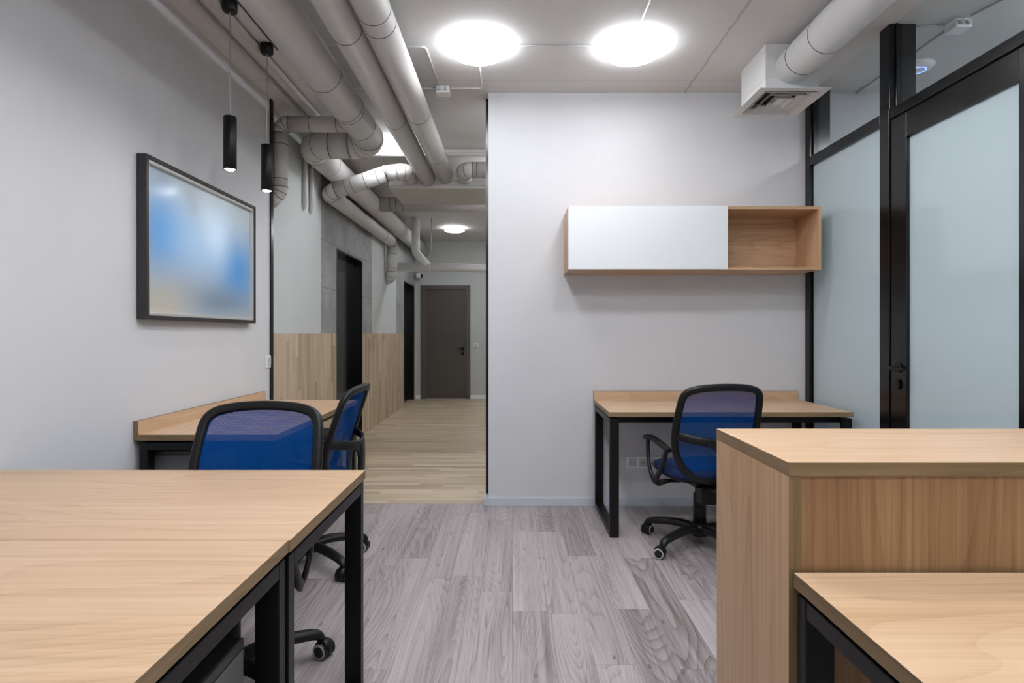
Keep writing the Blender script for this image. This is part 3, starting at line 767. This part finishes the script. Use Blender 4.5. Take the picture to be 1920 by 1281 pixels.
# ------------------------------------------------------------------ office chairs
def backy(x, z):
    pts = [(.40, -.175), (.50, -.165), (.58, -.168), (.65, -.185), (.80, -.230), (.94, -.275)]
    for (a, ya), (b, yb) in zip(pts, pts[1:]):
        if z <= b or b == .94:
            t = (z-a)/(b-a); y = ya+(yb-ya)*t; break
    return y - .03 + .034*(x/.23)**2
def chair():
    t = thing('office_chair', '', 'chair')
    # star base
    bm = BM(); lathe(bm, [(.03, .055), (.05, .065), (.055, .11), (.042, .135), (.0, .135)], 24); hub = part('base_hub', bm, 'black_plastic', t)
    for k in range(5):
        a = 2*PI*k/5 + math.radians(64); c, s = math.cos(a), math.sin(a)
        bm = BM()
        pp = smooth_pts([(c*.03, s*.03, .100), (c*.12, s*.12, .112), (c*.22, s*.22, .104), (c*.303, s*.303, .088), (c*.325, s*.325, .066)], 5)
        n = len(pp); tube(bm, pp, [.034-.013*i/(n-1) for i in range(n)], 14, flat=(.75, 1))
        mk('base_leg', bm, 'black_plastic', hub, world=False)
        bm = BM(); a2 = random.uniform(0, 2*PI); u = Vector((math.cos(a2), math.sin(a2), 0)); p = Vector((c*.325, s*.325, 0)); ax = Vector((-u.y, u.x, 0))
        q = p + u*.014 + Vector((0, 0, .030))
        cyl(bm, p+Vector((0, 0, .05)), p+Vector((0, 0, .075)), .011, 10)
        cyl(bm, q-ax*.010, q+ax*.010, .031, 20); tube(bm, [q-ax*.018+Vector((0, 0, .008)), q+ax*.018+Vector((0, 0, .008))], .029, 18)
        cs = mk('caster', bm, 'black_plastic', t, world=False)
        for sg in (-1, 1):
            bm = BM(); tube(bm, [q+ax*sg*.012, q+ax*sg*.026, q+ax*sg*.030], [.030, .030, .027], 24)
            tube(bm, [q+ax*sg*.0295, q+ax*sg*.0312], [.0285, .0270], 24, True, 1); tube(bm, [q+ax*sg*.0310, q+ax*sg*.0318], [.021, .020], 20, True, 0)
            mk('wheel', bm, ['black_plastic', 'ring'], cs, world=False)
    bm = BM(); lathe(bm, [(.036, .12), (.036, .30), (.026, .305), (.026, .385)], 24); part('gas_column', bm, 'black_plastic', t)
    bm = BM(); box(bm, -.07, .07, -.10, .09, .355, .395); box(bm, -.055, .055, -.14, -.06, .27, .37); part('tilt_mechanism', bm, 'black_plastic', t, .008)
    bm = BM(); tube(bm, [(.06, 0, .375), (.2, 0, .372), (.235, -.005, .37)], .006, 8); tube(bm, [(.215, 0, .371), (.27, -.01, .369)], .010, 10); part('height_lever', bm, 'black_plastic', t)
    # seat
    def loft(rows, n=44, e=3.2):
        bm = BM(); R = []
        for z, sx, sy, dz in rows:
            ring = []
            for k in range(n):
                a = 2*PI*k/n; c, s = math.cos(a), math.sin(a)
                x = math.copysign(abs(c)**(2/e), c)*sx; y = math.copysign(abs(s)**(2/e), s)*sy
                zz = z - dz*max(0, y/.23)**3 - .0*x
                ring.append(bm.verts.new((x, y+.015, zz)))
            R.append(ring)
        for a, b in zip(R, R[1:]):
            for k in range(n):
                f = bm.faces.new((a[k], a[(k+1) % n], b[(k+1) % n], b[k])); f.smooth = True
        bm.faces.new(R[0][::-1]); bm.faces.new(R[-1]).smooth = True
        return bm
    seat = part('seat', loft([(.425, .215, .205, .02), (.430, .232, .222, .02), (.450, .238, .228, .022), (.468, .230, .220, .026), (.478, .205, .195, .026), (.482, .15, .14, .02), (.481, .06, .06, .01)]), 'seat', t)
    mk('seat_shell', loft([(.388, .12, .12, .0), (.395, .17, .165, .01), (.412, .215, .205, .018), (.427, .229, .219, .02), (.430, .226, .216, .02)]), 'black_plastic', seat, world=False)
    # backrest
    half = [(0, .937), (.10, .933), (.165, .922), (.200, .905), (.218, .875), (.226, .81), (.231, .72), (.228, .63), (.208, .545), (.168, .478), (.115, .438), (.055, .420), (0, .416)]
    out = half + [(-x, z) for x, z in half[-2:0:-1]]
    op = smooth_pts([(x, 0, z) for x, z in out], 4, True)
    op = [Vector((p.x, backy(p.x, p.z), p.z)) for p in op]
    bm = BM(); sweep_rect(bm, op, lambda i: .036, lambda i: .030, lambda i: (0, 1, .15), True)
    br = part('backrest_frame', bm, 'black_plastic', t)
    # mesh panel between the two sides of the frame
    bm = BM(); rows = []
    hz = smooth_pts([(x, 0, z) for x, z in half], 6)
    def hw(z):
        for a, b in zip(hz, hz[1:]):
            if b.z <= z <= a.z: return a.x + (b.x-a.x)*((a.z-z)/max(a.z-b.z, 1e-6))
        return 0.0
    for j in range(31):
        z = .426 + (.928-.426)*j/30; wdt = max(hw(z)-.006, .01)
        rows.append([bm.verts.new((wdt*(i/8-1), backy(wdt*(i/8-1), z)+.004, z)) for i in range(17)])
    for a, b in zip(rows, rows[1:]):
        for i in range(16): bm.faces.new((a[i], a[i+1], b[i+1], b[i])).smooth = True
    mk('mesh_panel', bm, 'mesh', br, world=False)
    # rear bracket: cross bar bowed backwards and a spine
    bm = BM()
    cb = smooth_pts([(-.224, backy(.224, .665), .672), (-.19, -.225, .664), (-.12, -.268, .650), (0, -.290, .640), (.12, -.268, .650), (.19, -.225, .664), (.224, backy(.224, .665), .672)], 5)
    sweep_rect(bm, cb, lambda i: .046, .016, lambda i: (0, 1, 0), False)
    sp = smooth_pts([(0, -.288, .655), (0, -.292, .56), (0, -.285, .44), (0, -.26, .385), (0, -.20, .368), (0, -.08, .372)], 5)
    n = len(sp); sweep_rect(bm, sp, lambda i: .085-.02*min(1, i/(n*.5)), .024, lambda i: (0, 1, .8) if i > n*.45 else (0, 1, 0), False)
    for sg in (-1, 1):
        sweep_rect(bm, smooth_pts([(sg*.03, -.288, .58), (sg*.045, -.287, .612), (sg*.085, -.279, .632)], 4), .024, .016, lambda i: (0, 1, 0))
    part('back_bracket', bm, 'black_plastic', t)
    for sg in (-1, 1):
        bm = BM()
        pad = smooth_pts([(sg*.252, .185, .596), (sg*.252, .165, .608), (sg*.251, .10, .612), (sg*.246, 0, .600), (sg*.240, -.09, .584), (sg*.238, -.125, .576)], 5); n = len(pad)
        sweep_rect(bm, pad, lambda i: .048-.012*abs(2*i/(n-1)-1), .018, lambda i: (0, 0, 1))
        sweep_rect(bm, smooth_pts([(sg*.252, .155, .606), (sg*.256, .142, .55), (sg*.262, .115, .47), (sg*.262, .07, .40), (sg*.25, .02, .366), (sg*.20, .0, .378), (sg*.08, 0, .382)], 5), .034, .017, lambda i: (1, 0, .2))
        sweep_rect(bm, smooth_pts([(sg*.240, -.098, .582), (sg*.250, -.085, .52), (sg*.259, -.045, .445), (sg*.258, .01, .39), (sg*.248, .035, .368)], 5), .034, .016, lambda i: (1, 0, .2))
        part('armrest', bm, 'black_plastic', t)
    return t
C0 = chair(); GC = 'blue mesh office chairs'
C0['group'] = GC; C0['label'] = 'blue mesh office chair with its back to us at the desk under the wall cabinet'
C0.location = (1.075, 3.37, 0); C0.rotation_euler = (0, 0, math.radians(8))
def turn_base(ch, deg):
    for o in ch.children:
        if o.name.startswith(('base_hub', 'caster')): o.rotation_euler.z = math.radians(deg)
turn_base(dup(C0, (-.965, 2.0, 0), PI, 'blue mesh office chair facing us, tucked behind the front left desks'), 14)
turn_base(dup(C0, (-1.09, 3.10, 0), math.radians(90), 'blue mesh office chair seen from the side at the left wall desk'), 24.5)

# ------------------------------------------------------------------ picture, switches, sockets, camera
px = -1.71
pc = thing('framed_picture', 'large dark framed picture with blurred blue print on the left wall', 'picture', (-1.735, 3.325, 1.673), 0)
y0, y1, z0, z1 = 2.742, 3.91, 1.285, 2.062; fw = .020
bm = BM(); 
box(bm, -1.757, px, y0, y0+fw, z0, z1); box(bm, -1.757, px, y1-fw, y1, z0, z1); box(bm, -1.757, px, y0+fw, y1-fw, z1-fw, z1); box(bm, -1.757, px, y0+fw, y1-fw, z0, z0+fw)
part('frame', bm, 'picture_frame', pc, .002)
bm = BM(); a = fw; b = fw+.014
box(bm, -1.752, px-.006, y0+a, y0+b, z0+a, z1-a); box(bm, -1.752, px-.006, y1-b, y1-a, z0+a, z1-a); box(bm, -1.752, px-.006, y0+b, y1-b, z1-b, z1-a); box(bm, -1.752, px-.006, y0+b, y1-b, z0+a, z0+b)
part('inner_liner', bm, 'silver', pc, .001)
bm = BM(); box(bm, -1.75, -1.738, y0+b, y1-b, z0+b, z1-b); part('print', bm, 'art', pc)

def switch(label, bx, rk):
    t = thing('light_switch', label, 'light switch', ((bx[0]+bx[1])/2, (bx[2]+bx[3])/2, (bx[4]+bx[5])/2))
    bm = BM(); box(bm, *bx); part('plate', bm, 'white_plastic', t, .003)
    bm = BM(); box(bm, *rk); part('rocker', bm, 'grey_plastic', t, .002)
switch('white light switch on the left wall beside the doorway', (XL, XL+.009, 4.175, 4.265, .972, 1.062), (XL+.008, XL+.014, 4.195, 4.245, .992, 1.042))
switch('white light switch on the far corridor wall beside the brown door', (-.72, -.64, YE-.01, YE, .96, 1.04), (-.705, -.655, YE-.014, YE-.009, .975, 1.025))
so = thing('wall_socket', 'white four gang wall socket strip under the desk below the cabinet', 'socket', (.957, YB, .306))
bm = BM(); box(bm, .805, 1.109, YB-.009, YB, .264, .349); part('frame_plate', bm, 'white_plastic', so, .003)
for k in range(4):
    x = .847+k*.0735
    bm = BM(); box(bm, x-.027, x+.027, YB-.012, YB-.0085, .279, .334)
    if k != 0: cyl(bm, (x, YB-.011, .3065), (x, YB-.0125, .3065), .021, 28, 0); cyl(bm, (x, YB-.0124, .3065), (x, YB-.0130, .3065), .018, 28, 1)
    else: box(bm, x-.018, x-.002, YB-.0128, YB-.0119, .300, .314, 1); box(bm, x+.002, x+.018, YB-.0128, YB-.0119, .300, .314, 1)
    if k != 0:
        for sx in (-.0095, .0095): cyl(bm, (x+sx, YB-.0129, .3065), (x+sx, YB-.0134, .3065), .003, 10, 2)
    part('socket_module', bm, ['grey_plastic', 'ring', 'joint'], so, 0)
cm = thing('security_camera', 'small white dome security camera at the corridor corner above the brown door', 'security camera', (-1.73, YE, 2.28))
bm = BM(); cyl(bm, (-1.76, YE, 2.28), (-1.76, YE-.05, 2.28), .05, 24); cyl(bm, (-1.775, YE-.10, 2.28), (-1.69, YE-.10, 2.28), .05, 24); part('body', bm, 'white_plastic', cm)
bm = BM(); tube(bm, [(-1.69, YE-.10, 2.28), (-1.67, YE-.10, 2.28), (-1.655, YE-.10, 2.28)], [.04, .036, .015], 20); part('lens', bm, 'black_gloss', cm)
